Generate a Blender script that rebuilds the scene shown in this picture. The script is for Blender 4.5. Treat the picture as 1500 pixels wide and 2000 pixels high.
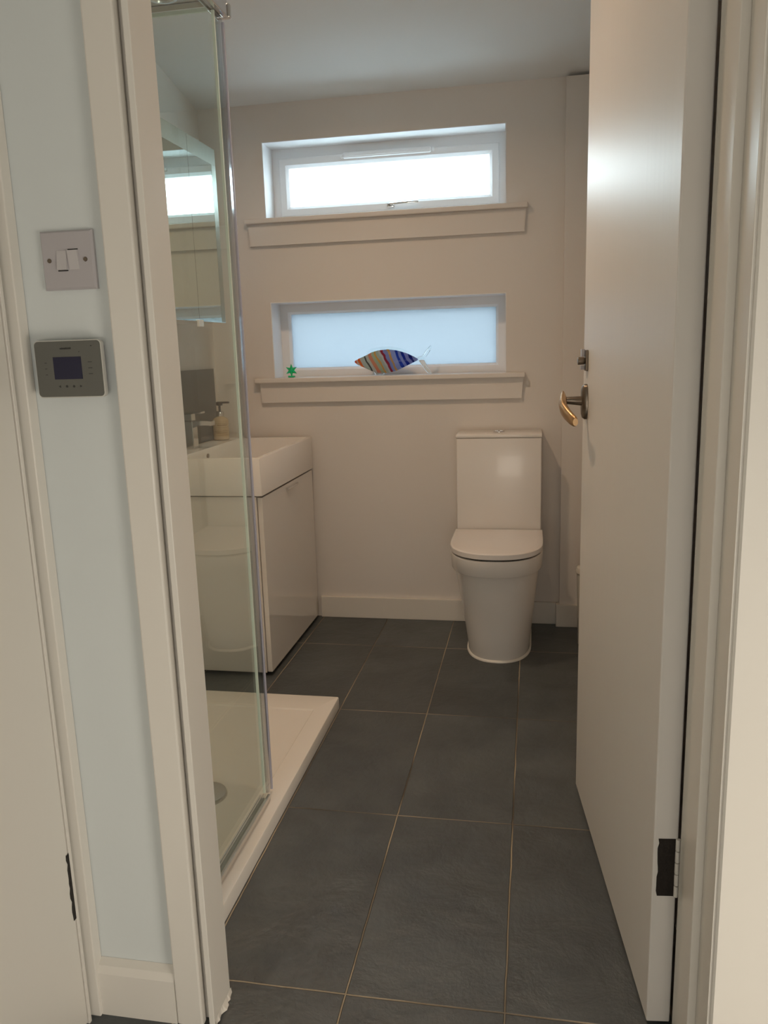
import bpy, bmesh, math, random
from mathutils import Vector, Matrix
random.seed(4)
for o in list(bpy.data.objects): bpy.data.objects.remove(o, do_unlink=True)
scn = bpy.context.scene
COL = scn.collection

# ------------------------------------------------------------ camera
F, PITCH, ROLL, YAW, CH = 1557.7, 0.20107, -0.030985, 0.18801, 1.202
cy, sy = math.cos(YAW), math.sin(YAW); cp, sp = math.cos(PITCH), math.sin(PITCH)
cr, sr = math.cos(ROLL), math.sin(ROLL)
fwd = Vector((-sy*cp, cy*cp, -sp)); rt = Vector((cy, sy, 0)); up = rt.cross(fwd)
r_ = rt*cr + up*sr; u_ = -rt*sr + up*cr
cam = bpy.data.objects.new('camera', bpy.data.cameras.new('camera')); COL.objects.link(cam)
cam.matrix_world = Matrix(((r_.x, u_.x, -fwd.x, 0), (r_.y, u_.y, -fwd.y, 0), (r_.z, u_.z, -fwd.z, CH), (0, 0, 0, 1)))
cam.data.sensor_fit = 'VERTICAL'; cam.data.sensor_height = 36.0; cam.data.lens = F/2000*36
cam.data.clip_start = 0.02
scn.camera = cam

# ------------------------------------------------------------ world, lights, exposure
vs = scn.view_settings
vs.view_transform = 'Standard'; vs.look = 'None'; vs.exposure = 0.0; vs.gamma = 1.0; vs.use_curve_mapping = False
w = bpy.data.worlds.new('overcast_sky'); scn.world = w; w.use_nodes = True
wn = w.node_tree; bg = wn.nodes['Background']
tc = wn.nodes.new('ShaderNodeTexCoord'); sx = wn.nodes.new('ShaderNodeSeparateXYZ'); cr_ = wn.nodes.new('ShaderNodeValToRGB')
wn.links.new(tc.outputs['Generated'], sx.inputs[0]); wn.links.new(sx.outputs['Z'], cr_.inputs[0])
cr_.color_ramp.elements[0].position = 0.0; cr_.color_ramp.elements[0].color = (0.80, 0.93, 1.0, 1)
cr_.color_ramp.elements[1].position = 0.6; cr_.color_ramp.elements[1].color = (0.66, 0.86, 1.0, 1)
wn.links.new(cr_.outputs[0], bg.inputs['Color']); bg.inputs['Strength'].default_value = 12.5

def area(name, loc, target, sx_, sy_, energy, color, shape='RECTANGLE', spread=math.pi):
    l = bpy.data.lights.new(name, 'AREA'); l.shape = shape; l.size = sx_; l.size_y = sy_
    l.energy = energy; l.color = color; l.spread = spread
    o = bpy.data.objects.new(name, l); COL.objects.link(o); o.location = loc
    d = Vector(target) - Vector(loc); o.rotation_euler = d.to_track_quat('-Z', 'Y').to_euler()
    return o
area('bathroom_downlight', (-0.72, 2.35, 2.375), (-0.72, 2.35, 0), .09, .09, 6.8, (1.0, .70, .45), 'DISK', math.radians(152))
area('bathroom_downlight_near', (-0.25, 1.75, 2.50), (-0.25, 1.75, 0), .09, .09, 1.8, (1.0, .68, .42), 'DISK', math.radians(110))
area('hall_side_light', (1.20, 0.15, 0.38), (0.0, 0.75, 0.3), 1.0, .65, 21.0, (1.0, .89, .75))  # unseen low light from the right; bare lamp, no window in that wall
area('hall_back_fill', (0.2, -2.10, 0.55), (0.0, 1.2, 0.5), 1.2, .8, 16.5, (1.0, .90, .78))  # added fill from behind the camera; the hall's end wall has no opening

# ------------------------------------------------------------ materials
def mat(name, col, rough=.5, metal=0., spec=.5, bump=0., bscale=30., var=0., vscale=4., stretch=None, coat=0., trans=0., ior=1.45):
    m = bpy.data.materials.new(name); m.use_nodes = True; n = m.node_tree; N = n.nodes; L = n.links
    p = N['Principled BSDF']; p.inputs['Base Color'].default_value = (*col, 1); p.inputs['Roughness'].default_value = rough
    p.inputs['Metallic'].default_value = metal; p.inputs['Specular IOR Level'].default_value = spec
    p.inputs['Coat Weight'].default_value = coat; p.inputs['Transmission Weight'].default_value = trans; p.inputs['IOR'].default_value = ior
    t = N.new('ShaderNodeTexCoord'); mp = N.new('ShaderNodeMapping'); L.new(t.outputs['Object'], mp.inputs[0])
    if stretch: mp.inputs['Scale'].default_value = stretch
    nz = N.new('ShaderNodeTexNoise'); nz.inputs['Scale'].default_value = vscale; nz.inputs['Detail'].default_value = 4; L.new(mp.outputs[0], nz.inputs['Vector'])
    if var > 0:
        mx = N.new('ShaderNodeMix'); mx.data_type = 'RGBA'
        mx.inputs[6].default_value = (*[c*(1-var) for c in col], 1); mx.inputs[7].default_value = (*[min(1, c*(1+var)) for c in col], 1)
        L.new(nz.outputs['Fac'], mx.inputs[0]); L.new(mx.outputs[2], p.inputs['Base Color'])
    if bump > 0:
        b = N.new('ShaderNodeBump'); b.inputs['Strength'].default_value = bump; b.inputs['Distance'].default_value = .002
        n2 = N.new('ShaderNodeTexNoise'); n2.inputs['Scale'].default_value = bscale; n2.inputs['Detail'].default_value = 3
        L.new(mp.outputs[0], n2.inputs['Vector']); L.new(n2.outputs['Fac'], b.inputs['Height']); L.new(b.outputs[0], p.inputs['Normal'])
    return m
M = {}
M['wall'] = mat('painted_plaster', (.76, .72, .68), .75, bump=.15, bscale=60, var=.015)
M['hallwall'] = mat('hall_painted_plaster', (.69, .73, .73), .7, bump=.15, bscale=60, var=.015)
M['satin'] = mat('satin_sill_paint', (.76, .72, .68), .45, var=.01)
M['ceil'] = mat('ceiling_paint', (.76, .77, .77), .85, bump=.08, bscale=50, var=.01)
M['gloss'] = mat('gloss_trim_paint', (.77, .735, .675), .32, bump=.12, bscale=25, stretch=(1, 1, .12), var=.015)
M['door'] = mat('door_gloss_paint', (.76, .73, .69), .40, spec=.38, bump=.25, bscale=18, stretch=(2, 2, .12), var=.015)
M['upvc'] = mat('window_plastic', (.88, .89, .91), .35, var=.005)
M['ceramic'] = mat('glazed_ceramic', (.82, .79, .755), .24, coat=.15, var=.005)
M['lid'] = mat('lid_plastic', (.80, .765, .74), .15, var=.005)
M['acrylic'] = mat('white_acrylic', (.82, .79, .74), .18, var=.005)
M['vanity'] = mat('gloss_laminate', (.80, .76, .71), .07, coat=.6, var=.005)
M['chrome'] = mat('chrome', (.75, .75, .76), .1, metal=1.)
M['dull'] = mat('brushed_aluminium', (.72, .71, .69), .25, metal=1., bump=.05)
M['bronze'] = mat('aged_bronze', (.20, .165, .13), .3, metal=.8, var=.15, vscale=40)
M['brass'] = mat('worn_brass', (.46, .30, .16), .3, metal=.75, var=.2, vscale=30)
M['plate'] = mat('switch_plastic', (.47, .445, .46), .3, var=.01)
M['rocker'] = mat('rocker_plastic', (.54, .515, .52), .25, var=.01)
M['black'] = mat('black_plastic', (.012, .011, .011), .35, var=.2)
M['darkmetal'] = mat('chipped_dark_steel', (.02, .015, .012), .6, metal=.3, bump=.6, bscale=200, var=.6, vscale=120)
M['ctrl'] = mat('controller_grey', (.13, .13, .115), .35, var=.02)
M['ctrlcase'] = mat('controller_silver', (.65, .64, .60), .3, metal=.3, var=.02)
M['screen'] = mat('display_glass', (.018, .018, .045), .12, var=.05)
M['marks'] = mat('printed_marks', (.04, .04, .038), .5, var=.1)
M['slate_tile'] = mat('grey_splash_tile', (.12, .13, .135), .3, bump=.1, bscale=30, var=.15, vscale=12)
M['amber'] = mat('amber_soap_bottle', (.60, .46, .28), .2, var=.04, vscale=20)
M['green'] = mat('green_glass', (.02, .75, .28), .1, trans=.5, var=.1, vscale=40)
M['rim'] = mat('lavender_seal_rim', (.50, .49, .58), .2, var=.02)
M['glassedge'] = mat('polished_glass_edge', (.78, .86, .76), .2, var=.03)
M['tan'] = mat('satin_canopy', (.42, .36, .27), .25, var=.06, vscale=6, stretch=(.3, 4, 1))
M['bin'] = mat('bin_enamel', (.78, .75, .68), .25, var=.01)
M['silicone'] = mat('silicone_bead', (.78, .77, .72), .3, var=.02)
M['ground'] = mat('garden_paving', (.78, .78, .76), .8, var=.1)
M['shade_wall'] = mat('shade_wall_render', (.62, .66, .68), .8, var=.08)

def thin_glass(name, tint, rough=0.0, f0=1.5, refl=1.0):
    m = bpy.data.materials.new(name); m.use_nodes = True; n = m.node_tree; N = n.nodes; L = n.links
    N.remove(N['Principled BSDF']); out = N['Material Output']
    tr = N.new('ShaderNodeBsdfTransparent'); tr.inputs[0].default_value = (*tint, 1)
    gl = N.new('ShaderNodeBsdfGlossy'); gl.inputs['Roughness'].default_value = rough; gl.inputs[0].default_value = (1, 1, 1, 1)
    lw = N.new('ShaderNodeLayerWeight'); lw.inputs[0].default_value = .5
    pw = N.new('ShaderNodeMath'); pw.operation = 'POWER'; L.new(lw.outputs['Facing'], pw.inputs[0]); pw.inputs[1].default_value = 5
    fr = N.new('ShaderNodeMath'); fr.operation = 'MULTIPLY_ADD'; L.new(pw.outputs[0], fr.inputs[0]); fr.inputs[1].default_value = .96; fr.inputs[2].default_value = .04
    mx = N.new('ShaderNodeMixShader'); L.new(fr.outputs[0], mx.inputs[0]); L.new(tr.outputs[0], mx.inputs[1]); L.new(gl.outputs[0], mx.inputs[2])
    L.new(mx.outputs[0], out.inputs[0]); return m
M['pane'] = thin_glass('clear_window_glass', (.95, .97, .96))
M['shower'] = thin_glass('shower_safety_glass', (.905, .95, .93), 0.0, 1.5)
M['seal'] = thin_glass('translucent_seal_strip', (.80, .83, .86), .12)
def frosted():
    m = bpy.data.materials.new('frosted_window_glass'); m.use_nodes = True; n = m.node_tree; N = n.nodes; L = n.links
    N.remove(N['Principled BSDF']); out = N['Material Output']
    tl = N.new('ShaderNodeBsdfTranslucent'); gl = N.new('ShaderNodeBsdfGlossy'); gl.inputs['Roughness'].default_value = .2
    tl.inputs[0].default_value = (.315, .325, .335, 1)
    mx = N.new('ShaderNodeMixShader'); mx.inputs[0].default_value = .05
    L.new(tl.outputs[0], mx.inputs[1]); L.new(gl.outputs[0], mx.inputs[2]); L.new(mx.outputs[0], out.inputs[0]); return m
M['frost'] = frosted()
def mirror():
    m = mat('silvered_mirror', (.80, .86, .82), .0, metal=1.); return m
M['mirror'] = mirror()
M['mirrorborder'] = mat('etched_mirror_border', (.40, .44, .41), .35, metal=.6, bump=.4, bscale=150, var=.15, vscale=90)

XB, Y3 = -.344, 1.865
def slate():
    m = bpy.data.materials.new('slate_floor_tiles'); m.use_nodes = True; n = m.node_tree; N = n.nodes; L = n.links
    p = N['Principled BSDF']
    g = N.new('ShaderNodeNewGeometry'); s = N.new('ShaderNodeSeparateXYZ'); L.new(g.outputs['Position'], s.inputs[0])
    def mth(op, a, b=None):
        q = N.new('ShaderNodeMath'); q.operation = op
        for i, v in enumerate((a, b)):
            if v is None: continue
            if isinstance(v, (int, float)): q.inputs[i].default_value = v
            else: L.new(v, q.inputs[i])
        return q.outputs[0]
    wob = N.new('ShaderNodeTexNoise'); wob.inputs['Scale'].default_value = 14; L.new(g.outputs['Position'], wob.inputs['Vector'])
    wv = mth('MULTIPLY', mth('SUBTRACT', wob.outputs['Fac'], .5), .003)
    def cell(sock, off, size):
        a = mth('DIVIDE', mth('ADD', mth('SUBTRACT', sock, off), wv), size)
        i = mth('FLOOR', a); fr = mth('SUBTRACT', a, i)
        d = mth('MULTIPLY', mth('MINIMUM', fr, mth('SUBTRACT', 1.0, fr)), size); return i, d
    ix, dx = cell(s.outputs['X'], XB, .2995); iy, dy = cell(s.outputs['Y'], Y3, .6)
    d = mth('MINIMUM', dx, dy)
    ss = N.new('ShaderNodeMapRange'); ss.interpolation_type = 'SMOOTHSTEP'; L.new(d, ss.inputs[0]); ss.inputs[1].default_value = .0013; ss.inputs[2].default_value = .0026
    tile = ss.outputs[0]
    cmb = N.new('ShaderNodeCombineXYZ'); L.new(ix, cmb.inputs[0]); L.new(iy, cmb.inputs[1])
    wn_ = N.new('ShaderNodeTexWhiteNoise'); wn_.noise_dimensions = '2D'; L.new(cmb.outputs[0], wn_.inputs['Vector'])
    addv = N.new('ShaderNodeVectorMath'); addv.operation = 'ADD'; L.new(g.outputs['Position'], addv.inputs[0]); L.new(wn_.outputs['Color'], addv.inputs[1])
    n1 = N.new('ShaderNodeTexNoise'); n1.inputs['Scale'].default_value = 5; n1.inputs['Detail'].default_value = 7; n1.inputs['Roughness'].default_value = .6; n1.inputs['Distortion'].default_value = .4
    L.new(addv.outputs[0], n1.inputs['Vector'])
    rmp = N.new('ShaderNodeValToRGB'); e = rmp.color_ramp.elements
    e[0].position = .3; e[0].color = (.046, .053, .056, 1); e[1].position = .75; e[1].color = (.094, .108, .113, 1)
    L.new(n1.outputs['Fac'], rmp.inputs[0])
    tv = N.new('ShaderNodeMix'); tv.data_type = 'RGBA'; tv.blend_type = 'MULTIPLY'; tv.inputs[0].default_value = 1
    vv = mth('ADD', mth('MULTIPLY', wn_.outputs['Value'], .30), .85); cv = N.new('ShaderNodeCombineColor')
    for i in range(3): L.new(vv, cv.inputs[i])
    L.new(rmp.outputs[0], tv.inputs[6]); L.new(cv.outputs[0], tv.inputs[7])
    gm = N.new('ShaderNodeMix'); gm.data_type = 'RGBA'
    gn = N.new('ShaderNodeTexNoise'); gn.inputs['Scale'].default_value = 2.2; L.new(g.outputs['Position'], gn.inputs['Vector'])
    gr = N.new('ShaderNodeValToRGB'); gr.color_ramp.elements[0].position = .38; gr.color_ramp.elements[0].color = (.09, .07, .045, 1)
    gr.color_ramp.elements[1].position = .62; gr.color_ramp.elements[1].color = (.48, .40, .28, 1); L.new(gn.outputs['Fac'], gr.inputs[0])
    L.new(tile, gm.inputs[0]); L.new(gr.outputs[0], gm.inputs[6]); L.new(tv.outputs[2], gm.inputs[7]); L.new(gm.outputs[2], p.inputs['Base Color'])
    rr = N.new('ShaderNodeMapRange'); L.new(n1.outputs['Fac'], rr.inputs[0]); rr.inputs[3].default_value = .36; rr.inputs[4].default_value = .50
    L.new(rr.outputs[0], p.inputs['Roughness']); p.inputs['Specular IOR Level'].default_value = .75
    # cleft surface: broad ripples, fine grain, sunk joints
    n2 = N.new('ShaderNodeTexNoise'); n2.inputs['Scale'].default_value = 9; n2.inputs['Detail'].default_value = 9; n2.inputs['Roughness'].default_value = .62; n2.inputs['Distortion'].default_value = .25
    L.new(addv.outputs[0], n2.inputs['Vector'])
    hh = mth('ADD', mth('MULTIPLY', n2.outputs['Fac'], .6), mth('MULTIPLY', tile, .5))
    b = N.new('ShaderNodeBump'); b.inputs['Strength'].default_value = 1.0; b.inputs['Distance'].default_value = .012; L.new(hh, b.inputs['Height']); L.new(b.outputs[0], p.inputs['Normal'])
    return m
M['floor'] = slate()

def fish_mat():
    m = bpy.data.materials.new('swirled_art_glass'); m.use_nodes = True; n = m.node_tree; N = n.nodes; L = n.links
    p = N['Principled BSDF']; p.inputs['Roughness'].default_value = .05
    t = N.new('ShaderNodeTexCoord'); mp = N.new('ShaderNodeMapping'); L.new(t.outputs['Object'], mp.inputs[0])
    s = N.new('ShaderNodeSeparateXYZ'); L.new(mp.outputs[0], s.inputs[0])
    nz = N.new('ShaderNodeTexNoise'); nz.inputs['Scale'].default_value = 14; L.new(mp.outputs[0], nz.inputs['Vector'])
    def mth(op, a, b):
        q = N.new('ShaderNodeMath'); q.operation = op
        for i, v in enumerate((a, b)):
            if isinstance(v, (int, float)): q.inputs[i].default_value = v
            else: L.new(v, q.inputs[i])
        return q.outputs[0]
    # diagonal coordinate along the body, 0 at the nose .. 1 at the tail
    c = mth('ADD', s.outputs['X'], mth('MULTIPLY', s.outputs['Z'], .45))
    c = mth('ADD', c, mth('MULTIPLY', mth('SUBTRACT', nz.outputs['Fac'], .5), .035))
    c = mth('DIVIDE', mth('ADD', c, .145), .27)
    r = N.new('ShaderNodeValToRGB'); r.color_ramp.interpolation = 'CONSTANT'
    stops = [(0, (.8, .18, .06)), (.06, (.75, .75, .7)), (.09, (.85, .22, .06)), (.14, (.62, .68, .60)), (.22, (.12, .13, .12)), (.25, (.7, .72, .66)),
             (.30, (.85, .35, .22)), (.36, (.55, .66, .48)), (.42, (.85, .45, .12)), (.45, (.60, .68, .55)), (.50, (.75, .76, .74)), (.53, (.45, .05, .08)), (.57, (.35, .42, .72)),
             (.62, (.85, .50, .15)), (.655, (.45, .52, .75)), (.74, (.04, .09, .45)), (.79, (.42, .48, .72)), (.84, (.03, .06, .38)), (.89, (.45, .48, .72)), (.94, (.02, .04, .25)), (.975, (.45, .5, .7))]
    e = r.color_ramp.elements; e[0].position = 0; e[0].color = (*stops[0][1], 1); e[1].position = stops[1][0]; e[1].color = (*stops[1][1], 1)
    for po, co in stops[2:]:
        k = e.new(po); k.color = (*co, 1)
    L.new(c, r.inputs[0]); L.new(r.outputs[0], p.inputs['Base Color'])
    tl = N.new('ShaderNodeBsdfTranslucent'); L.new(r.outputs[0], tl.inputs[0])
    mx = N.new('ShaderNodeMixShader'); mx.inputs[0].default_value = .8
    L.new(p.outputs[0], mx.inputs[1]); L.new(tl.outputs[0], mx.inputs[2]); L.new(mx.outputs[0], N['Material Output'].inputs[0])
    return m
M['fish'] = fish_mat()
M['clear'] = mat('clear_art_glass', (.93, .97, .97), .03, trans=1., ior=1.4)

# ------------------------------------------------------------ builders
def link(name, me, m=None, parent=None):
    o = bpy.data.objects.new(name, me); COL.objects.link(o)
    if m is not None: me.materials.append(m)
    if parent is not None: o.parent = parent
    return o
def obj(name, bm, m, parent=None, smooth=False, loc=None):
    bmesh.ops.recalc_face_normals(bm, faces=bm.faces[:])
    me = bpy.data.meshes.new(name)
    if loc is not None: bmesh.ops.translate(bm, verts=bm.verts[:], vec=-Vector(loc))
    bm.to_mesh(me); bm.free()
    if smooth:
        for f in me.polygons: f.use_smooth = True
        try: me.set_sharp_from_angle(angle=math.radians(38))
        except Exception: pass
    o = link(name, me, m, parent)
    if loc is not None: o.location = loc
    return o
def thing(name, loc, label, cat, group=None, rz=0):
    o = bpy.data.objects.new(name, None); COL.objects.link(o); o.location = loc; o.rotation_euler = (0, 0, rz); o.empty_display_size = .05
    o['label'] = label; o['category'] = cat
    if group: o['group'] = group
    return o
def tag(o, label, cat):
    o['label'] = label; o['category'] = cat; return o
def struct(o):
    o['kind'] = 'structure'; return o
def box(x0, x1, y0, y1, z0, z1, bev=0., seg=2, bm=None):
    b = bmesh.new()
    bmesh.ops.create_cube(b, size=1)
    for v in b.verts:
        v.co = Vector((x0 + (v.co.x+.5)*(x1-x0), y0 + (v.co.y+.5)*(y1-y0), z0 + (v.co.z+.5)*(z1-z0)))
    if bev > 0: bmesh.ops.bevel(b, geom=b.edges[:], offset=bev, segments=seg, profile=.5, affect='EDGES')
    if bm is None: return b
    me = bpy.data.meshes.new('t'); b.to_mesh(me); b.free(); bm.from_mesh(me); bpy.data.meshes.remove(me); return bm
def cyl(p0, p1, r0, r1=None, n=32, bm=None, bev=0):
    r1 = r0 if r1 is None else r1
    b = bmesh.new() ; p0 = Vector(p0); p1 = Vector(p1); d = p1-p0
    bmesh.ops.create_cone(b, cap_ends=True, segments=n, radius1=r0, radius2=r1, depth=d.length)
    if bev > 0:
        es = [e for e in b.edges if len(e.link_faces) == 2 and any(len(f.verts) > 4 for f in e.link_faces)]
        bmesh.ops.bevel(b, geom=es, offset=bev, segments=3, profile=.5, affect='EDGES')
    q = d.to_track_quat('Z', 'Y').to_matrix().to_4x4()
    bmesh.ops.transform(b, matrix=Matrix.Translation((p0+p1)/2) @ q, verts=b.verts[:])
    if bm is None: return b
    me = bpy.data.meshes.new('t'); b.to_mesh(me); b.free(); bm.from_mesh(me); bpy.data.meshes.remove(me); return bm
def loft(rings, cap=True, bm=None):
    bm = bm or bmesh.new(); R = [[bm.verts.new(p) for p in ring] for ring in rings]; n = len(R[0])
    for a, b in zip(R, R[1:]):
        for i in range(n): bm.faces.new((a[i], a[(i+1) % n], b[(i+1) % n], b[i]))
    if cap: bm.faces.new(R[0][::-1]); bm.faces.new(R[-1])
    return bm
def slab_with_holes(xs, zs, y0, y1, holes):
    """wall in the XZ plane built of cells; holes are cells left out, only outer/inner faces kept"""
    bm = bmesh.new(); cells = {(i, j) for i in range(len(xs)-1) for j in range(len(zs)-1) if (i, j) not in holes}
    V = {}
    def v(i, j, k):
        if (i, j, k) not in V: V[(i, j, k)] = bm.verts.new((xs[i], y1 if k else y0, zs[j]))
        return V[(i, j, k)]
    for (i, j) in cells:
        for k in (0, 1): bm.faces.new((v(i, j, k), v(i+1, j, k), v(i+1, j+1, k), v(i, j+1, k)))
        if (i-1, j) not in cells: bm.faces.new((v(i, j, 0), v(i, j+1, 0), v(i, j+1, 1), v(i, j, 1)))
        if (i+1, j) not in cells: bm.faces.new((v(i+1, j, 0), v(i+1, j, 1), v(i+1, j+1, 1), v(i+1, j+1, 0)))
        if (i, j-1) not in cells: bm.faces.new((v(i, j, 0), v(i, j, 1), v(i+1, j, 1), v(i+1, j, 0)))
        if (i, j+1) not in cells: bm.faces.new((v(i, j+1, 0), v(i+1, j+1, 0), v(i+1, j+1, 1), v(i, j+1, 1)))
    return bm

# ------------------------------------------------------------ the room
YW = 3.416          # back wall face
XL, XR = -1.395, .300   # bathroom side walls
YI = 1.251          # bathroom face of the doorway wall
def czf(y): return 2.208 + .19*(YW - y)
struct(obj('floor', box(-1.60, 1.7, -2.3, 3.66, -.05, 0), M['floor']))
# openings: upper window z 1.757..2.062, lower window 1.088..1.415
WX0, WX1 = -1.122, -.112
back = slab_with_holes([XL-.15, WX0, WX1, XR+.15], [-.05, 1.075, 1.415, 1.74, 2.062, 2.75], YW, 3.66, {(1, 1), (1, 3)})
struct(obj('wall_back', back, M['wall']))
struct(obj('wall_left', box(XL-.15, XL, YI-.08, YW, -.05, 2.75), M['wall']))
struct(obj('wall_right', box(XR, XR+.15, YI+.004, YW, -.05, 2.75), M['wall']))
b = bmesh.new()
vs_ = [(x, y, czf(y)+dz) for dz in (0, .08) for y in (YI-.05, YW+.2) for x in (XL-.15, XR+.15)]
vv = [b.verts.new(p) for p in vs_]
for f in ((0, 1, 3, 2), (4, 6, 7, 5), (0, 4, 5, 1), (2, 3, 7, 6), (0, 2, 6, 4), (1, 5, 7, 3)): b.faces.new([vv[i] for i in f])
struct(obj('ceiling', b, M['ceil']))
# boxed-in pipe corner on the back wall
BX = .116
struct(obj('wall_corner_boxing', box(BX, XR, 3.382, YW, 0, 2.20, .0015), M['wall']))
# doorway wall: left part, right part (thicker), head
struct(obj('wall_front', box(XL-.15, -.590, 1.170, YI, -.05, 2.75), M['hallwall']))
struct(obj('wall_front_right', box(.272, 1.70, 1.096, YI, -.05, 2.75), M['hallwall']))
struct(obj('wall_front_head', box(-.590, .272, 1.170, YI, 2.02, 2.75), M['hallwall']))
# hall shell
struct(obj('wall_hall_left', box(-.95, -.806, -2.3, 1.169, -.05, 2.75), M['hallwall']))
struct(obj('wall_hall_right', box(1.25, 1.40, -2.3, 1.095, -.05, 2.75), M['hallwall']))
struct(obj('wall_hall_back', box(-.806, 1.25, -2.3, -2.15, -.05, 2.75), M['hallwall']))
struct(obj('ceiling_hall', box(-.95, 1.40, -2.3, 1.169, 2.42, 2.50), M['ceil']))

# back baseboards
struct(obj('baseboard_back', box(-.955, BX-.014, YW-.016, YW, 0, .098, .002), M['gloss']))
b = box(BX-.014, XR, 3.366, 3.382, 0, .100, .002); box(BX-.014, BX, 3.3825, YW-.0165, 0, .100, .001, bm=b)
struct(obj('baseboard_boxing', b, M['gloss']))
# left door lining with planted stop, architrave and hall baseboard
b = box(-.600, -.590, 1.157, YI+.001, 0, 2.0, .001); box(-.5902, -.5740, 1.174, YI+.001, 0, 2.0, .001, bm=b); box(-.5742, -.5635, 1.156, 1.234, 0, 2.0, .0015, bm=b)
struct(obj('trim_1', b, M['gloss']))
struct(obj('trim_2', box(-.634, -.5845, 1.151, 1.1695, 0, 2.07, .003), M['gloss']))     # left architrave
struct(obj('baseboard_hall', loft([[(x, 1.1695, 0), (x, 1.1515, 0), (x, 1.1515, .088), (x, 1.157, .102), (x, 1.1695, .110)] for x in (-.784, -.6345)]), M['gloss']))
# ragged paint and filler along the foot of the lining
b = bmesh.new(); pts = []
n = 13
for i in range(n+1):
    t = i/n; pts.append((-.562 + .008*random.random(), 1.158 + t*(1.236-1.158)))
lo = [b.verts.new((-.5645, y, .0005)) for x, y in pts]; hi = [b.verts.new((x, y, .0015)) for x, y in pts]; tp = [b.verts.new((-.5632, y, .012)) for x, y in pts]
for i in range(n):
    b.faces.new((lo[i], hi[i], hi[i+1], lo[i+1])); b.faces.new((hi[i], tp[i], tp[i+1], hi[i+1]))
struct(obj('trim_3', b, M['gloss']))
# right lining, stop, architrave
b = box(.262, .275, 1.084, 1.2505, 0, 2.0, .001); box(.2490, .2622, 1.155, 1.272, 0, 2.0, .0015, bm=b)
struct(obj('trim_4', b, M['gloss']))
b = loft([[(.266, 1.0955, z), (.266, 1.081, z), (.269, 1.078, z), (.350, 1.078, z), (.3525, 1.0805, z), (.3525, 1.0955, z)] for z in (0, 2.09)])
struct(obj('trim_5', b, M['gloss']))
# head lining
struct(obj('trim_6', box(-.5805, .2615, 1.157, YI, 2.0, 2.02, .001), M['gloss']))
# bathroom-side architrave behind the hinges
struct(obj('trim_7', box(.2632, .2995, 1.2555, 1.272, 0, 2.05, .001), M['gloss']))

# ------------------------------------------------------------ windows
YF = 3.540
def ring_frame(x0, x1, z0, z1, t, y0, y1, chamfer=0.0, tb=None):
    """rectangular frame, members t wide, front face y0 back y1, inner edge sloping by chamfer"""
    tb = t if tb is None else tb
    o_ = [(x0, z0), (x1, z0), (x1, z1), (x0, z1)]
    i_ = [(x0+t, z0+tb), (x1-t, z0+tb), (x1-t, z1-t), (x0+t, z1-t)]
    c_ = [(x0+t+chamfer, z0+tb+chamfer), (x1-t-chamfer, z0+tb+chamfer), (x1-t-chamfer, z1-t-chamfer), (x0+t+chamfer, z1-t-chamfer)]
    bm = bmesh.new()
    rings = [[(x, y1, z) for x, z in o_], [(x, y0+.003, z) for x, z in o_], [(x+(.003 if k in (0, 3) else -.003), y0, z+(.003 if k in (0, 1) else -.003)) for k, (x, z) in enumerate(o_)],
             [(x, y0, z) for x, z in i_], [(x, y0+chamfer*.9+.002, z) for x, z in c_], [(x, y1, z) for x, z in c_]]
    R = [[bm.verts.new(p) for p in r] for r in rings]
    for a, b in zip(R, R[1:]+R[:1]):
        for i in range(4): bm.faces.new((a[i], a[(i+1) % 4], b[(i+1) % 4], b[i]))
    return bm
def sill(parent, ztop, x0, x1, ax0, ax1, zap):
    b = bmesh.new(); yn = 3.380
    # board runs back into the reveal; nosing with horns past the opening
    prof = lambda: None
    box(x0, x1, yn, YW-.0005, ztop-.020, ztop, .004, 3, bm=b)
    box(WX0+.001, WX1-.001, YW-.002, YF-.0005, ztop-.012, ztop, .0005, 1, bm=b)
    s = obj('window_sill', b, M['satin'], parent)
    obj('apron', loft([[(ax0+.000, y, ztop-.0205) for y in (YW-.0005, YW-.016)] + [(ax0+.004, YW-.016, zap), (ax0+.004, YW-.0005, zap)],
                       [(ax1-.000, y, ztop-.0205) for y in (YW-.0005, YW-.016)] + [(ax1-.006, YW-.016, zap), (ax1-.006, YW-.0005, zap)]]), M['satin'], parent)
w1 = bpy.data.objects.new('window_1', None); COL.objects.link(w1); w1.location = (0, 0, 0); struct(w1)
w2 = bpy.data.objects.new('window_2', None); COL.objects.link(w2); struct(w2)
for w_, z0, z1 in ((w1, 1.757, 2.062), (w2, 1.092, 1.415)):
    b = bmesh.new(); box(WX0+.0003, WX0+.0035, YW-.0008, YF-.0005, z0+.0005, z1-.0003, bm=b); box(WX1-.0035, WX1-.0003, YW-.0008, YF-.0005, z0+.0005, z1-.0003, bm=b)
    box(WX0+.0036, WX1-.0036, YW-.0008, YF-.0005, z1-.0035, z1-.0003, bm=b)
    obj('reveal_brightener', b, M['upvc'], w_)  # added boards paler than the wall; daylight brightness put into their colour
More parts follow.
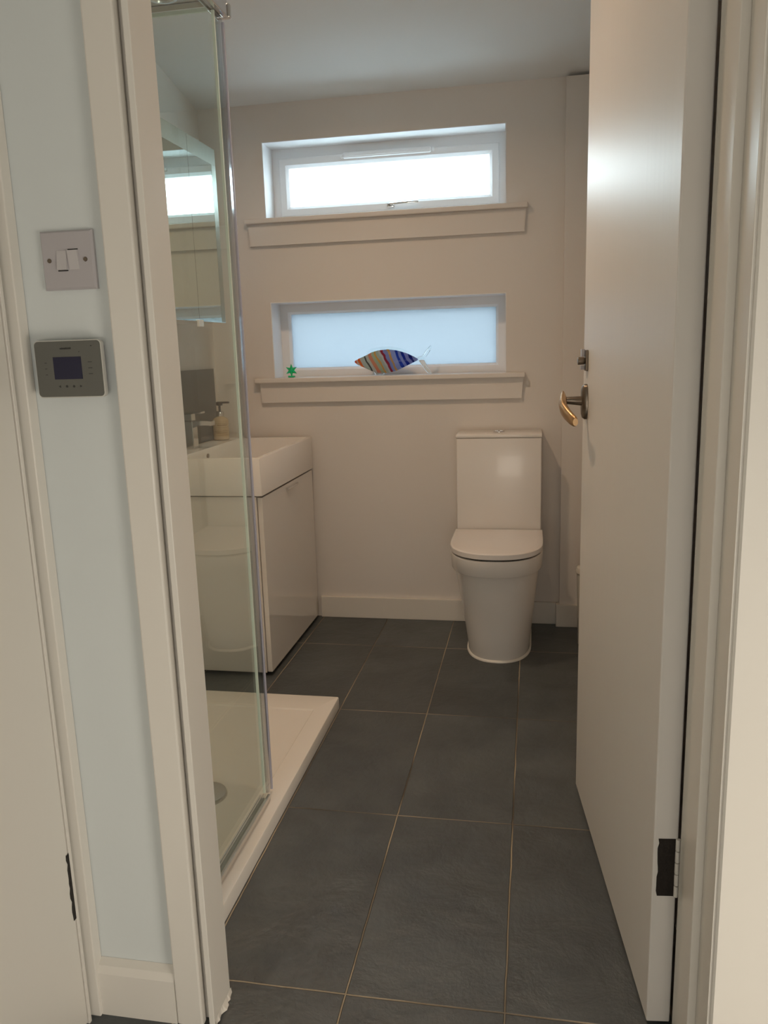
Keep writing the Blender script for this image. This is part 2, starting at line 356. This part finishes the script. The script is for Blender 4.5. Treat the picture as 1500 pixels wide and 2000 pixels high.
# upper: outer frame, opening sash, glass, trickle vent, handle
obj('frame', ring_frame(WX0, WX1, 1.745, 2.062, .047, YF, 3.60, .004), M['upvc'], w1)
sa = obj('sash', ring_frame(-1.086, -.145, 1.781, 2.018, .028, YF-.010, 3.59, .012), M['upvc'], w1)
obj('pane', box(-1.047, -.184, 3.566, 3.570, 1.818, 1.980), M['pane'], w1)
b = bmesh.new(); box(-.800, -.425, YF-.022, YF-.0005, 1.9985, 2.022, .006, 3, bm=b)
box(-.812, -.799, YF-.016, YF-.0005, 2.001, 2.0195, .005, 2, bm=b); box(-.426, -.412, YF-.016, YF-.0005, 2.001, 2.0195, .005, 2, bm=b)
box(-.790, -.435, YF-.025, YF-.020, 2.005, 2.014, .002, 2, bm=b)
obj('trickle_vent', b, M['upvc'], w1, loc=(-.61, YF, 2.01))
b = bmesh.new(); box(-.615, -.585, YF-.024, YF-.0105, 1.790, 1.808, .004, 2, bm=b)
hr = [[(x, YF-.034-.008*math.sin(a_)*1 + dy*.5, 1.802+dz*.7 + .004*t) for dy, dz in [(.006*math.cos(q), .006*math.sin(q)) for q in [k*math.pi/4 for k in range(8)]]] for t, x in [(i/6, -.60 + .12*i/6) for i in range(7)] for a_ in [math.pi*t]]
loft(hr, bm=b)
obj('window_handle', b, M['chrome'], w1, smooth=True)
sill(w1, 1.757, -1.206, -.026, -1.197, -.034, 1.648)
# lower: fixed frame with frosted glass
obj('frame', ring_frame(WX0, WX1, 1.083, 1.415, .038, YF, 3.60, .010, tb=.038), M['upvc'], w2)
obj('pane', box(-1.078, -.156, 3.563, 3.568, 1.126, 1.372), M['frost'], w2)
sill(w2, 1.092, -1.206, -.034, -1.185, -.042, .986)
# ground outside, and an added unseen wall to shade the lower pane
struct(obj('wall_outside_shade', box(-6, 4, 5.6, 5.8, -.3, 1.75), M['shade_wall']))
struct(obj('ground_outside', box(-6, 4, 3.67, 5.6, -.3, -.1), M['ground']))

# ------------------------------------------------------------ bathroom door
A = Vector((.207, 1.279)); B2 = Vector((.1225, 2.073)); dv = (B2-A).normalized(); ang = math.atan2(dv.y, dv.x)
d1 = bpy.data.objects.new('door_1', None); COL.objects.link(d1); d1.location = (A.x, A.y, 0); d1.rotation_euler = (0, 0, ang); struct(d1)
# local: x along the leaf from hinge edge, y = towards hall face (left); leaf occupies y in [-.041, 0]
DL = (B2-A).length
obj('leaf', box(0, DL, -.041, 0, .006, 1.985, .0025, 2), M['door'], d1)
# handle
hp = .745
def oval(cx, cz, w_, h_, y, n=28, k=2.6):
    out = []
    for i in range(n):
        a = 2*math.pi*i/n; c, s = math.cos(a), math.sin(a)
        out.append((cx + w_*math.copysign(abs(c)**(2/k), c), y, cz + h_*math.copysign(abs(s)**(2/k), s)))
    return out
hd = bpy.data.objects.new('door_handle', None); COL.objects.link(hd); hd.parent = d1; hd.location = (0, 0, 0)
obj('rose_plate', loft([oval(hp, 1.062, .020, .043, .0003), oval(hp, 1.062, .020, .043, .005), oval(hp, 1.062, .016, .039, .011), oval(hp, 1.062, .010, .030, .0135)]), M['bronze'], hd, smooth=True)
obj('spindle_neck', cyl((hp, .012, 1.064), (hp, .050, 1.066), .0115, .0085, 24, bev=.001), M['bronze'], hd, smooth=True)
rings = []
path = [(hp+.016, .055, 1.084, .003, .005), (hp+.010, .056, 1.078, .006, .010), (hp, .057, 1.068, .009, .014), (hp-.018, .060, 1.058, .010, .016), (hp-.038, .060, 1.047, .0095, .0165), (hp-.060, .055, 1.037, .009, .016), (hp-.080, .049, 1.029, .0085, .015), (hp-.096, .044, 1.024, .008, .013), (hp-.101, .042, 1.022, .006, .009)]
for i, (x, y, z, ry, rz_) in enumerate(path):
    rings.append([(x + .25*rz_*math.sin(q)*0, y + ry*math.cos(q), z + rz_*math.sin(q)) for q in [k*2*math.pi/14 for k in range(14)]])
obj('lever', loft(rings), M['brass'], hd, smooth=True)['label'] = 'worn brass lever'
# night latch above
lt = bpy.data.objects.new('snib_bolt', None); COL.objects.link(lt); lt.parent = d1
obj('bolt_plate', box(hp-.012, hp+.012, .0003, .006, 1.136, 1.186, .0015), M['bronze'], lt)
obj('bolt_knob', cyl((hp+.004, .006, 1.160), (hp+.004, .023, 1.160), .0085, .0095, 20, bev=.002), M['bronze'], lt, smooth=True)
b = box(hp+.004, hp+.018, .006, .014, 1.170, 1.188, .001); box(hp+.004, hp+.018, .006, .015, 1.139, 1.149, .001, bm=b)
obj('bolt_keeper', b, M['plate'], lt)
# hinge on the hinge edge
hg = bpy.data.objects.new('hinge', None); COL.objects.link(hg); hg.parent = d1
rg = [(-.004, .262), (-.005, .285), (-.006, .31), (-.005, .335), (-.0035, .352), (-.0045, .368), (-.004, .372)]
b = bmesh.new(); fr_ = [b.verts.new((-.0006, y, z)) for y, z in [(-.008+random.uniform(-.0014, .0014), .262+.110*i/12) for i in range(13)]]
bk = [b.verts.new((-.0006, -.0375, .262+.110*i/12)) for i in range(13)]
fr2 = [b.verts.new((.001, v.co.y, v.co.z)) for v in fr_]; bk2 = [b.verts.new((.001, v.co.y, v.co.z)) for v in bk]
for i in range(12):
    b.faces.new((fr_[i], fr_[i+1], bk[i+1], bk[i])); b.faces.new((fr_[i], fr2[i], fr2[i+1], fr_[i+1])); b.faces.new((bk[i], bk[i+1], bk2[i+1], bk2[i]))
obj('hinge_leaf', b, M['darkmetal'], hg)
b = bmesh.new()
for k, (z0, z1) in enumerate([(.262, .283), (.2845, .305), (.3065, .327), (.3285, .349), (.3505, .372)]):
    cyl((-.0015, -.0405, z0), (-.0015, -.0405, z1), .0042, n=20, bm=b, bev=.0006)
obj('hinge_knuckle', b, M['gloss'], hg, smooth=True)['label'] = 'paint covered hinge knuckle'

# ------------------------------------------------------------ door at the left of the hall
XD = -.798
d2 = bpy.data.objects.new('door_2', None); COL.objects.link(d2); d2.location = (XD, .40, 0); struct(d2)
obj('leaf', box(-.006, 0, -.35, .7255, .006, 1.98, .001), M['gloss'], d2)
b = bmesh.new(); yy = [(.7285+random.uniform(-.002, .0016), .222+.13*i/14) for i in range(15)]
f0 = [b.verts.new((.0008, .7205+random.uniform(-.0025, .0015), z)) for y, z in yy]; f1 = [b.verts.new((.0008, y+.0035, z)) for y, z in yy]; f2 = [b.verts.new((-.001, v.co.y, v.co.z)) for v in f0]
for i in range(14): b.faces.new((f0[i], f1[i], f1[i+1], f0[i+1])); b.faces.new((f0[i], f0[i+1], f2[i+1], f2[i]))
obj('hinge', b, M['darkmetal'], d2)['label'] = 'dark rusty hinge with chipped paint'
b = box(-.8055, XD+.002, 1.1275, 1.1345, 0, 2.0, .0008); box(-.8055, -.784, 1.1455, 1.1695, 0, 2.06, .002, bm=b)
struct(obj('trim_8', b, M['gloss']))

# ------------------------------------------------------------ shower
tray = thing('shower_tray', (-.02, 0, 0), 'white rectangular shower tray on the slate floor with a raised rim', 'shower tray')
tray.location = (0, 0, 0)
tx0, tx1, ty0, ty1, tz = XL+.001, -.648, YI+.002, 2.478, .040
b = bmesh.new()
def rect(x0, x1, y0, y1, z, r=.0, n=1):
    if r <= 0: return [(x0, y0, z), (x1, y0, z), (x1, y1, z), (x0, y1, z)]
    out = []
    for cx, cy_, a0 in ((x0+r, y0+r, 180), (x1-r, y0+r, 270), (x1-r, y1-r, 0), (x0+r, y1-r, 90)):
        for k in range(n+1):
            a = math.radians(a0 + 90*k/n); out.append((cx+r*math.cos(a), cy_+r*math.sin(a), z))
    return out
gx = .060; gy = .105
rr = [rect(tx0, tx1, ty0, ty1, 0, .006, 4), rect(tx0, tx1, ty0, ty1, tz-.004, .006, 4), rect(tx0+.0015, tx1-.0015, ty0+.0015, ty1-.0015, tz-.001, .006, 4), rect(tx0+.005, tx1-.005, ty0+.005, ty1-.005, tz, .006, 4),
      rect(tx0+gx, tx1-gx, ty0+gx, ty1-gy, tz, .004, 4), rect(tx0+gx+.004, tx1-gx-.004, ty0+gx+.004, ty1-gy-.004, tz-.0045, .004, 4), rect(tx0+gx+.3, tx1-gx-.3, ty0+gx+.45, ty1-gy-.45, tz-.010, .004, 4)]
loft(rr, bm=b)
obj('tray_body', b, M['acrylic'], tray, smooth=True)
b = cyl((-.865, 1.835, tz-.007), (-.865, 1.835, tz+.004), .060, .056, 48, bev=.002)
obj('waste_cover', b, M['dull'], tray, smooth=True)['label'] = 'round metal waste cover'
XG = -.688
scr = thing('shower_screen', (XG, 1.56, tz), 'clear glass shower screen standing on the white tray, with metal rails', 'shower screen')
scr.location = (0, 0, 0)
ZT = 1.938
obj('glass_panel', box(XG-.003, XG+.003, YI+.006, 1.828, tz+.018, ZT-.004), M['shower'], scr)
obj('panel_edge', box(XG-.0035, XG+.0035, 1.8105, 1.8145, tz+.030, ZT-.006, .0008), M['glassedge'], scr)['label'] = 'pale green glass edge'
b = loft([[(XG+dx, y, z) for dx, y in ((-.005, 1.829), (.005, 1.829), (.006, 1.836), (.004, 1.856), (0, 1.866), (-.004, 1.856), (-.006, 1.836))] for z in (tz+.020, ZT-.010)])
obj('seal_strip', b, M['seal'], scr)
obj('seal_rim', box(XG-.0035, XG+.0035, 1.8665, 1.8715, tz+.008, ZT-.010, .001), M['rim'], scr)['label'] = 'lavender tinted seal edge'
b = box(XG-.018, XG+.012, YI+.004, 1.824, tz+.0005, tz+.008, .0015); box(XG+.005, XG+.012, YI+.004, 1.824, tz+.007, tz+.021, .001, bm=b); box(XG-.0105, XG-.006, YI+.004, 1.824, tz+.007, tz+.020, .001, bm=b); box(XG-.018, XG-.014, YI+.004, 1.824, tz+.007, tz+.016, .001, bm=b)
obj('bottom_rail', b, M['dull'], scr)
b = box(XG-.007, XG-.0035, YI+.004, 1.86, ZT-.010, ZT+.012, .001); box(XG+.0035, XG+.016, YI+.004, 1.862, ZT-.004, ZT+.034, .002, bm=b)
obj('top_rail', b, M['chrome'], scr)
obj('end_cap', box(XG-.010, XG+.020, 1.8625, 1.876, ZT-.004, ZT+.026, .003), M['dull'], scr)
# glass and metal canopy over the shower, seen from below
can = thing('shower_canopy', (-1.0, 1.5, ZT), 'brown satin canopy panel over the shower beside the glass screen', 'canopy')
can.location = (0, 0, 0)
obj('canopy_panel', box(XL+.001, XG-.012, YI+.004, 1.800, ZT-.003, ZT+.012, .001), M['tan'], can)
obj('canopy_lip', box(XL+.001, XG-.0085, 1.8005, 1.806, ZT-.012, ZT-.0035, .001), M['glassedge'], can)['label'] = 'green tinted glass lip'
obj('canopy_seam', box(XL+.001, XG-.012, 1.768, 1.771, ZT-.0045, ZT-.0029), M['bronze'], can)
b = bmesh.new(); cc = (-.765, 1.725)
ringp = [[(cc[0]+r*math.cos(a), cc[1]+r*math.sin(a), z) for a in [k*2*math.pi/40 for k in range(40)]] for r, z in ((.036, ZT-.003), (.034, ZT-.0065), (.028, ZT-.0065), (.026, ZT-.003))]
loft(ringp, cap=False, bm=b); obj('canopy_ring', b, M['dull'], can, smooth=True)  # shallow ring just below the panel's underside

# ------------------------------------------------------------ vanity and basin
VX = -.965
van = thing('vanity_cabinet', (-1.18, 3.06, 0), 'glossy white vanity cabinet with one door under the washbasin', 'cabinet')
van.location = (0, 0, 0)
vy0, vy1, vzt = 2.708, 3.390, .694
obj('carcass', box(XL+.001, VX-.0205, vy0, vy1+.003, .014, vzt-.002, .0012), M['vanity'], van)
obj('plinth', box(XL+.02, VX-.075, vy0+.04, vy1-.01, 0, .0135), M['black'], van)
dr = obj('cabinet_door', box(VX-.0185, VX, vy0+.006, vy1, .016, vzt-.006, .0015), M['vanity'], van)
b = box(VX-.002, VX+.012, 3.00, 3.135, vzt-.0205, vzt-.0185, .0005); box(VX+.0095, VX+.012, 3.00, 3.135, vzt-.028, vzt-.019, .0005, bm=b)
obj('pull_handle', b, M['chrome'], dr)
bas = thing('washbasin', (-1.18, 3.06, .70), 'white rectangular ceramic washbasin on top of the vanity cabinet', 'washbasin')
bas.location = (0, 0, 0)
bx0, bx1, by0, by1, bz0, bz1 = XL+.001, VX+.004, vy0-.004, vy1+.006, vzt+.002, .834
wx0, wx1, wy0, wy1 = bx0+.112, bx1-.020, by0+.020, by1-.022
rr = [rect(bx0, bx1, by0, by1, bz0, .004, 3), rect(bx0, bx1, by0, by1, bz1-.003, .004, 3), rect(bx0+.002, bx1-.002, by0+.002, by1-.002, bz1, .004, 3),
      rect(wx0-.004, wx1+.003, wy0-.003, wy1+.003, bz1, .012, 3), rect(wx0, wx1, wy0, wy1, bz1-.004, .012, 3), rect(wx0+.012, wx1-.02, wy0+.02, wy1-.02, bz1-.085, .04, 3), rect(wx0+.05, wx1-.06, wy0+.09, wy1-.09, bz1-.105, .04, 3)]
obj('bowl', loft(rr), M['ceramic'], bas, smooth=True)
b = cyl((wx0+.0035, 2.985, bz1-.028), (wx0+.0085, 2.985, bz1-.0285), .010, n=24, bev=.001)
obj('overflow_ring', b, M['bronze'], bas, smooth=True)
# mixer tap
tap = thing('basin_tap', (-1.352, 3.00, bz1), 'square chrome mixer tap on the washbasin in front of the grey tile', 'tap')
obj('tap_body', box(-.024, .024, -.024, .024, .0005, .112, .003), M['chrome'], tap)
rings = []
for x, zc, h_ in [(.023, .098, .0135), (.040, .1015, .0105), (.060, .1035, .009), (.085, .1035, .0085), (.100, .101, .0085)]:
    rings.append([(x, -.021, zc-h_), (x, .021, zc-h_), (x, .021, zc+h_), (x, -.021, zc+h_)])
obj('spout', loft(rings), M['chrome'], tap)
obj('lever_neck', box(-.020, .020, -.019, .019, .1125, .140, .002), M['chrome'], tap)
obj('lever', box(-.022, .062, -.019, .019, .1405, .148, .0015), M['chrome'], tap)
# grey splashback tile
tag(obj('splashback_tile', box(XL+.0005, XL+.010, 2.775, 3.372, bz1+.002, 1.142, .0008), M['slate_tile']), 'dark grey splashback tile on the wall behind the basin tap', 'tile')
# soap dispenser
sd = thing('soap_dispenser', (-1.3490, 3.320, bz1), 'amber soap dispenser bottle with black pump on the washbasin corner', 'soap dispenser')
def lathe(prof, n=40, c=(0, 0)):
    return loft([[(c[0]+r*math.cos(a), c[1]+r*math.sin(a), z) for a in [k*2*math.pi/n for k in range(n)]] for r, z in prof])
obj('bottle', lathe([(.030, .0005), (.034, .003), (.0345, .010), (.0345, .082), (.033, .089), (.026, .096), (.016, .100), (.014, .103)]), M['amber'], sd, smooth=True)
obj('collar', lathe([(.0165, .1032), (.0175, .106), (.0175, .122), (.014, .125), (.008, .126)]), M['chrome'], sd, smooth=True)
b = cyl((0, 0, .126), (0, 0, .150), .005, n=20); box(-.012, .012, -.009, .009, .149, .166, .003, 3, bm=b); box(-.004, .045, -.006, .006, .158, .166, .0025, 3, bm=b)
obj('pump', b, M['black'], sd)
# printed label: thin lines curving round the bottle
b = bmesh.new()
for z, a0, a1, t in ((.072, -120, 10, .0012), (.064, -95, -15, .0035), (.056, -105, -5, .001), (.040, -115, 5, .001), (.031, -100, -20, .0016), (.022, -105, -12, .001)):
    ks = 18; lo = []; hi = []
    for k in range(ks+1):
        a = math.radians(a0 + (a1-a0)*k/ks); lo.append(b.verts.new((.0348*math.cos(a), .0348*math.sin(a), z))); hi.append(b.verts.new((.0348*math.cos(a), .0348*math.sin(a), z+t)))
    for k in range(ks): b.faces.new((lo[k], lo[k+1], hi[k+1], hi[k]))
obj('printed_label', b, mat('label_ink', (.28, .17, .07), .5, var=.1), sd)

# ------------------------------------------------------------ mirror cabinet
mc = thing('mirror_cabinet', (XL, 3.0, 1.33), 'mirrored two door wall cabinet above the washbasin', 'cabinet')
mc.location = (0, 0, 0)
CX = -1.205; cy0, cym, cy1, cz0, cz1 = 2.58, 2.838, 3.095, 1.326, 1.968
obj('cabinet_body', box(XL+.0005, CX-.006, cy0, cy1, cz0, cz1, .001), M['upvc'], mc)
for nme, ya, yb, bord in (('a', cy0, cym-.001, False), ('b', cym+.001, cy1, True)):
    dm = obj('mirror_door', box(CX-.0055, CX-.001, ya, yb, cz0-.002, cz1), M['mirror'], mc)
    bb = box(CX-.0012, CX-.0004, ya+.0005, yb-.0005, cz1-.060, cz1-.0005)
    if bord: box(CX-.0012, CX-.0004, yb-.040, yb-.0005, cz0+.001, cz1-.0605, bm=bb)
    obj('etched_border', bb, M['mirrorborder'], dm)
obj('door_clip', box(CX-.004, CX+.006, cym-.020, cym+.020, cz0-.022, cz0+.003, .001), M['upvc'], mc)

# ------------------------------------------------------------ toilet
TC = -.137
toi = thing('toilet', (TC, 3.1, 0), 'white close coupled toilet with tall cistern standing against the back wall', 'toilet')
toi.location = (0, 0, 0)
def dshape(w_, f, bk, z, cx=TC, n=26, k=2.35, st=.16):
    """D outline: straight back at y=bk, straight sides, rounded front reaching y=f"""
    ys = min(f+st+w_*.35, bk-.01); out = [(cx+w_, bk, z), (cx+w_, (bk+ys)/2, z)]
    for i in range(n+1):
        a = math.pi*i/n; c, s = math.cos(a), math.sin(a)
        out.append((cx + w_*math.copysign(abs(c)**(2/k), c), ys - (ys-f)*abs(s)**(2/k), z))
    out += [(cx-w_, (bk+ys)/2, z), (cx-w_, bk, z)]
    return out
prof = [(.122, 2.937, .006, -.131), (.1235, 2.932, .02, -.131), (.132, 2.918, .10, -.132), (.144, 2.892, .21, -.134), (.156, 2.866, .31, -.136), (.1625, 2.852, .362, TC), (.1635, 2.850, .366, TC)]
obj('pan', loft([dshape(w_, f, 3.33 if z < .35 else 3.33, z, cx) for w_, f, z, cx in prof]), M['ceramic'], toi, smooth=True)
obj('pan_rim', loft([dshape(.1715, 2.838, 3.40, .3665), dshape(.1745, 2.834, 3.40, .371), dshape(.177, 2.829, 3.40, .428), dshape(.174, 2.832, 3.40, .431)]), M['ceramic'], toi, smooth=True)
obj('lid', loft([dshape(.172, 2.836, 3.236, .4365), dshape(.178, 2.826, 3.236, .439), dshape(.1785, 2.825, 3.236, .457), dshape(.1765, 2.828, 3.236, .460), dshape(.172, 2.833, 3.236, .461)]), M['lid'], toi, smooth=True)
b = loft([dshape(.168, 2.842, 3.235, .4312), dshape(.168, 2.842, 3.235, .4363)]); obj('lid_gap_shade', b, M['black'], toi)  # black slab standing in for the shade in the gap under the lid
obj('cistern', box(TC-.171, TC+.171, 3.240, 3.408, .4315, .838, .005, 3), M['ceramic'], toi, smooth=True)
obj('cistern_lid', box(TC-.173, TC+.173, 3.237, 3.410, .8385, .853, .0035, 3), M['ceramic'], toi, smooth=True)
b = bmesh.new(); cyl((TC-.002, 3.325, .853), (TC-.002, 3.325, .858), .024, n=36, bm=b, bev=.001); box(TC-.019, TC-.003, 3.312, 3.338, .8575, .861, .0015, bm=b); box(TC, TC+.015, 3.312, 3.338, .8575, .861, .0015, bm=b)
obj('flush_button', b, M['chrome'], toi)
b = bmesh.new()
ra = [dshape(.1245+o_, 2.934-o_, 3.33, z, -.131) for o_, z in ((.005, .0003), (.004, .005), (-.001, .009))]
loft(ra, cap=False, bm=b); obj('sealant_bead', b, M['silicone'], toi, smooth=True)
# waste bin behind the door
bn = thing('waste_bin', (.222, 3.17, 0), 'slim cream waste bin on the floor, mostly hidden behind the open door', 'bin')
obj('bin_body', lathe([(.036, .0005), (.038, .004), (.046, .296), (.047, .300), (.044, .301)]), M['bin'], bn, smooth=True)
obj('bin_lid', lathe([(.045, .3012), (.051, .304), (.051, .316), (.046, .325), (.020, .331), (.002, .332)]), M['bin'], bn, smooth=True)

# ------------------------------------------------------------ ornaments on the lower sill
SZ = 1.0925
fi = thing('glass_fish', (-.600, 3.452, SZ), 'clear glass fish with orange and blue swirled stripes on the lower sill', 'ornament')
# object space: x from nose (-.155) to tail
up_ = [(-.165, .064), (-.150, .072), (-.12, .084), (-.09, .098), (-.06, .106), (-.02, .109), (.02, .104), (.06, .092), (.09, .078), (.112, .066)]
lo_ = [(-.165, .056), (-.150, .046), (-.12, .032), (-.09, .018), (-.06, .010), (-.02, .009), (.02, .018), (.06, .036), (.09, .050), (.112, .060)]
rings = []
for (x, zt), (_, zb) in zip(up_, lo_):
    h_ = (zt-zb)/2; zc = (zt+zb)/2; t = max(.003, h_*.42)
    rings.append([(x, t*math.cos(q), zc+h_*math.sin(q)) for q in [k*2*math.pi/24 for k in range(24)]])
obj('fish_body', loft(rings), M['fish'], fi, smooth=True)
def blade(pts, t, bm):
    """closed outline in XZ, bulging a little in Y"""
    cx = sum(p[0] for p in pts)/len(pts); cz = sum(p[1] for p in pts)/len(pts)
    rings = []
    for s, y in ((.80, -t), (1.0, -t*.3), (1.0, t*.3), (.80, t)): rings.append([(cx+(x-cx)*s, y, cz+(z-cz)*s) for x, z in pts])
    loft(rings, bm=bm)
b = bmesh.new(); blade([(-.115, .090), (-.098, .113), (-.065, .118), (-.035, .121), (.0, .120), (.035, .113), (.075, .096), (.05, .094), (.0, .104), (-.05, .107), (-.09, .097)], .003, b)
obj('back_fin', b, M['clear'], fi, smooth=True)
b = bmesh.new(); blade([(-.085, .018), (-.06, .0095), (-.03, .008), (-.04, .001), (-.075, .001)], .012, b); obj('belly_foot', b, M['clear'], fi, smooth=True)
b = bmesh.new(); blade([(.106, .068), (.128, .076), (.150, .105), (.168, .122), (.172, .112), (.160, .090), (.140, .064), (.118, .058)], .0035, b)
blade([(.112, .062), (.138, .060), (.150, .040), (.170, .004), (.158, .001), (.144, .014), (.124, .044)], .0045, b)
obj('tail_fin', b, M['clear'], fi, smooth=True)
st_ = bmesh.new(); cz = .031
pts = []
for k in range(12):
    a = math.pi/2 + k*math.pi/6; r = .029 if k % 2 == 0 else .013
    pts.append((r*math.cos(a), cz + r*math.sin(a)))
c0 = st_.verts.new((0, -.012, cz)); c1 = st_.verts.new((0, .012, cz)); rv = [st_.verts.new((x, 0, z)) for x, z in pts]
for k in range(12): st_.faces.new((c0, rv[k], rv[(k+1) % 12])); st_.faces.new((c1, rv[(k+1) % 12], rv[k]))
box(-.014, .014, -.010, .010, .0002, .008, .002, bm=st_)
so = obj('glass_star', st_, M['green']); so.location = (-1.052, 3.445, SZ); tag(so, 'small green glass star ornament at the left end of the lower sill', 'ornament')

# ------------------------------------------------------------ switch and heating controller on the hall wall
YH = 1.1695
sw = thing('light_switch', (-.700, YH, 1.350), 'white double light switch on the hall wall above the heating controller', 'light switch')
obj('switch_plate', loft([[(sx_*w_, y, sz_*h_) for sx_, sz_ in ((-1, -1), (1, -1), (1, 1), (-1, 1))] for w_, h_, y in ((.0435, .0435, 0), (.0435, .0435, -.005), (.0405, .0405, -.0085))]), M['plate'], sw)
for x, tip in ((-.0085, -1), (.0105, 1)):
    w_ = .0085; h_ = .0145
    yb = -.0085
    ring0 = [(x-w_, yb, -h_), (x+w_, yb, -h_), (x+w_, yb, h_), (x-w_, yb, h_)]
    ring1 = [(x-w_+.0005, yb-(.0042 if tip < 0 else .0008), -h_+.0005), (x+w_-.0005, yb-(.0042 if tip < 0 else .0008), -h_+.0005), (x+w_-.0005, yb-(.0008 if tip < 0 else .0042), h_-.0005), (x-w_+.0005, yb-(.0008 if tip < 0 else .0042), h_-.0005)]
    o = obj('rocker', loft([ring0, ring1]), M['rocker'], sw)
    zz = -h_-.0008 if tip < 0 else h_+.0008
    obj('rocker_gap', box(x-w_, x+w_, yb-.0003, yb+.0002, zz-.0008, zz+.0008), M['black'], o)
for x in (-.030, .030):
    obj('screw', cyl((x, -.0086, 0), (x, -.0098, 0), .0035, .0030, 16), M['bronze'], sw)
hc = thing('heating_controller', (-.708, YH, 1.187), 'grey heating controller with a dark display on the hall wall below the switch', 'thermostat')
def rrect(w_, h_, r, y, n=5):
    out = []
    for cx, cz_, a0 in ((-w_+r, -h_+r, 180), (w_-r, -h_+r, 270), (w_-r, h_-r, 0), (-w_+r, h_-r, 90)):
        for k in range(n+1):
            a = math.radians(a0+90*k/n); out.append((cx+r*math.cos(a), y, cz_+r*math.sin(a)))
    return out
obj('wall_box', loft([rrect(.050, .037, .003, -.0002), rrect(.050, .037, .003, -.012)]), M['plate'], hc)
obj('case', loft([rrect(.056, .0430, .006, -.012), rrect(.057, .0440, .0065, -.015), rrect(.057, .0440, .0065, -.021), rrect(.0565, .0435, .0062, -.022)]), M['ctrlcase'], hc, smooth=True)
obj('front_panel', loft([rrect(.0555, .0425, .006, -.0221), rrect(.0550, .0420, .006, -.0235)]), M['ctrl'], hc)
obj('display', box(-.025, .0225, -.0242, -.0236, -.0155, .0185, .0002), M['screen'], hc)
b = bmesh.new()
x = -.0115
for w_ in (.0022, .0016, .0020, .0024, .0018, .0022, .0018, .0016): box(x, x+w_, -.0241, -.0236, .0300, .0325+random.uniform(-.0005, .0004), bm=b); x += w_+.0004
obj('maker_mark', b, M['marks'], hc)
for x0, x1, z0, z1 in [q for z in (.010, .001, -.008) for q in ((-.040, -.0365, z-.0005, z+.0005), (.0335, .0400, z-.0005, z+.0005))] + [(.0195, .0208, .0252, .0265), (.0400, .0420, .0335, .0350)]:
    obj('printed_symbol', box(x0, x1, -.0239, -.0236, z0, z1), M['marks'], hc)
for k, x in enumerate((-.018, -.006, .006, .018)):
    if k in (0, 3):
        s = -1 if k == 0 else 1; bb = bmesh.new(); p = [(x+s*.0018, -.0265), (x-s*.0014, -.0247), (x-s*.0014, -.0283)]
        loft([[(a, -.0235, c) for a, c in p], [(a, -.0241, c) for a, c in p]], bm=bb)
    elif k == 1: bb = cyl((x, -.0235, -.0265), (x, -.0241, -.0265), .0019, n=16)
    else:
        bb = bmesh.new(); p = [(x, -.0245), (x+.0019, -.0262), (x+.0014, -.0283), (x-.0014, -.0283), (x-.0019, -.0262)]
        loft([[(a, -.0235, c) for a, c in p], [(a, -.0241, c) for a, c in p]], bm=bb)
    obj('button', bb, M['marks'], hc)
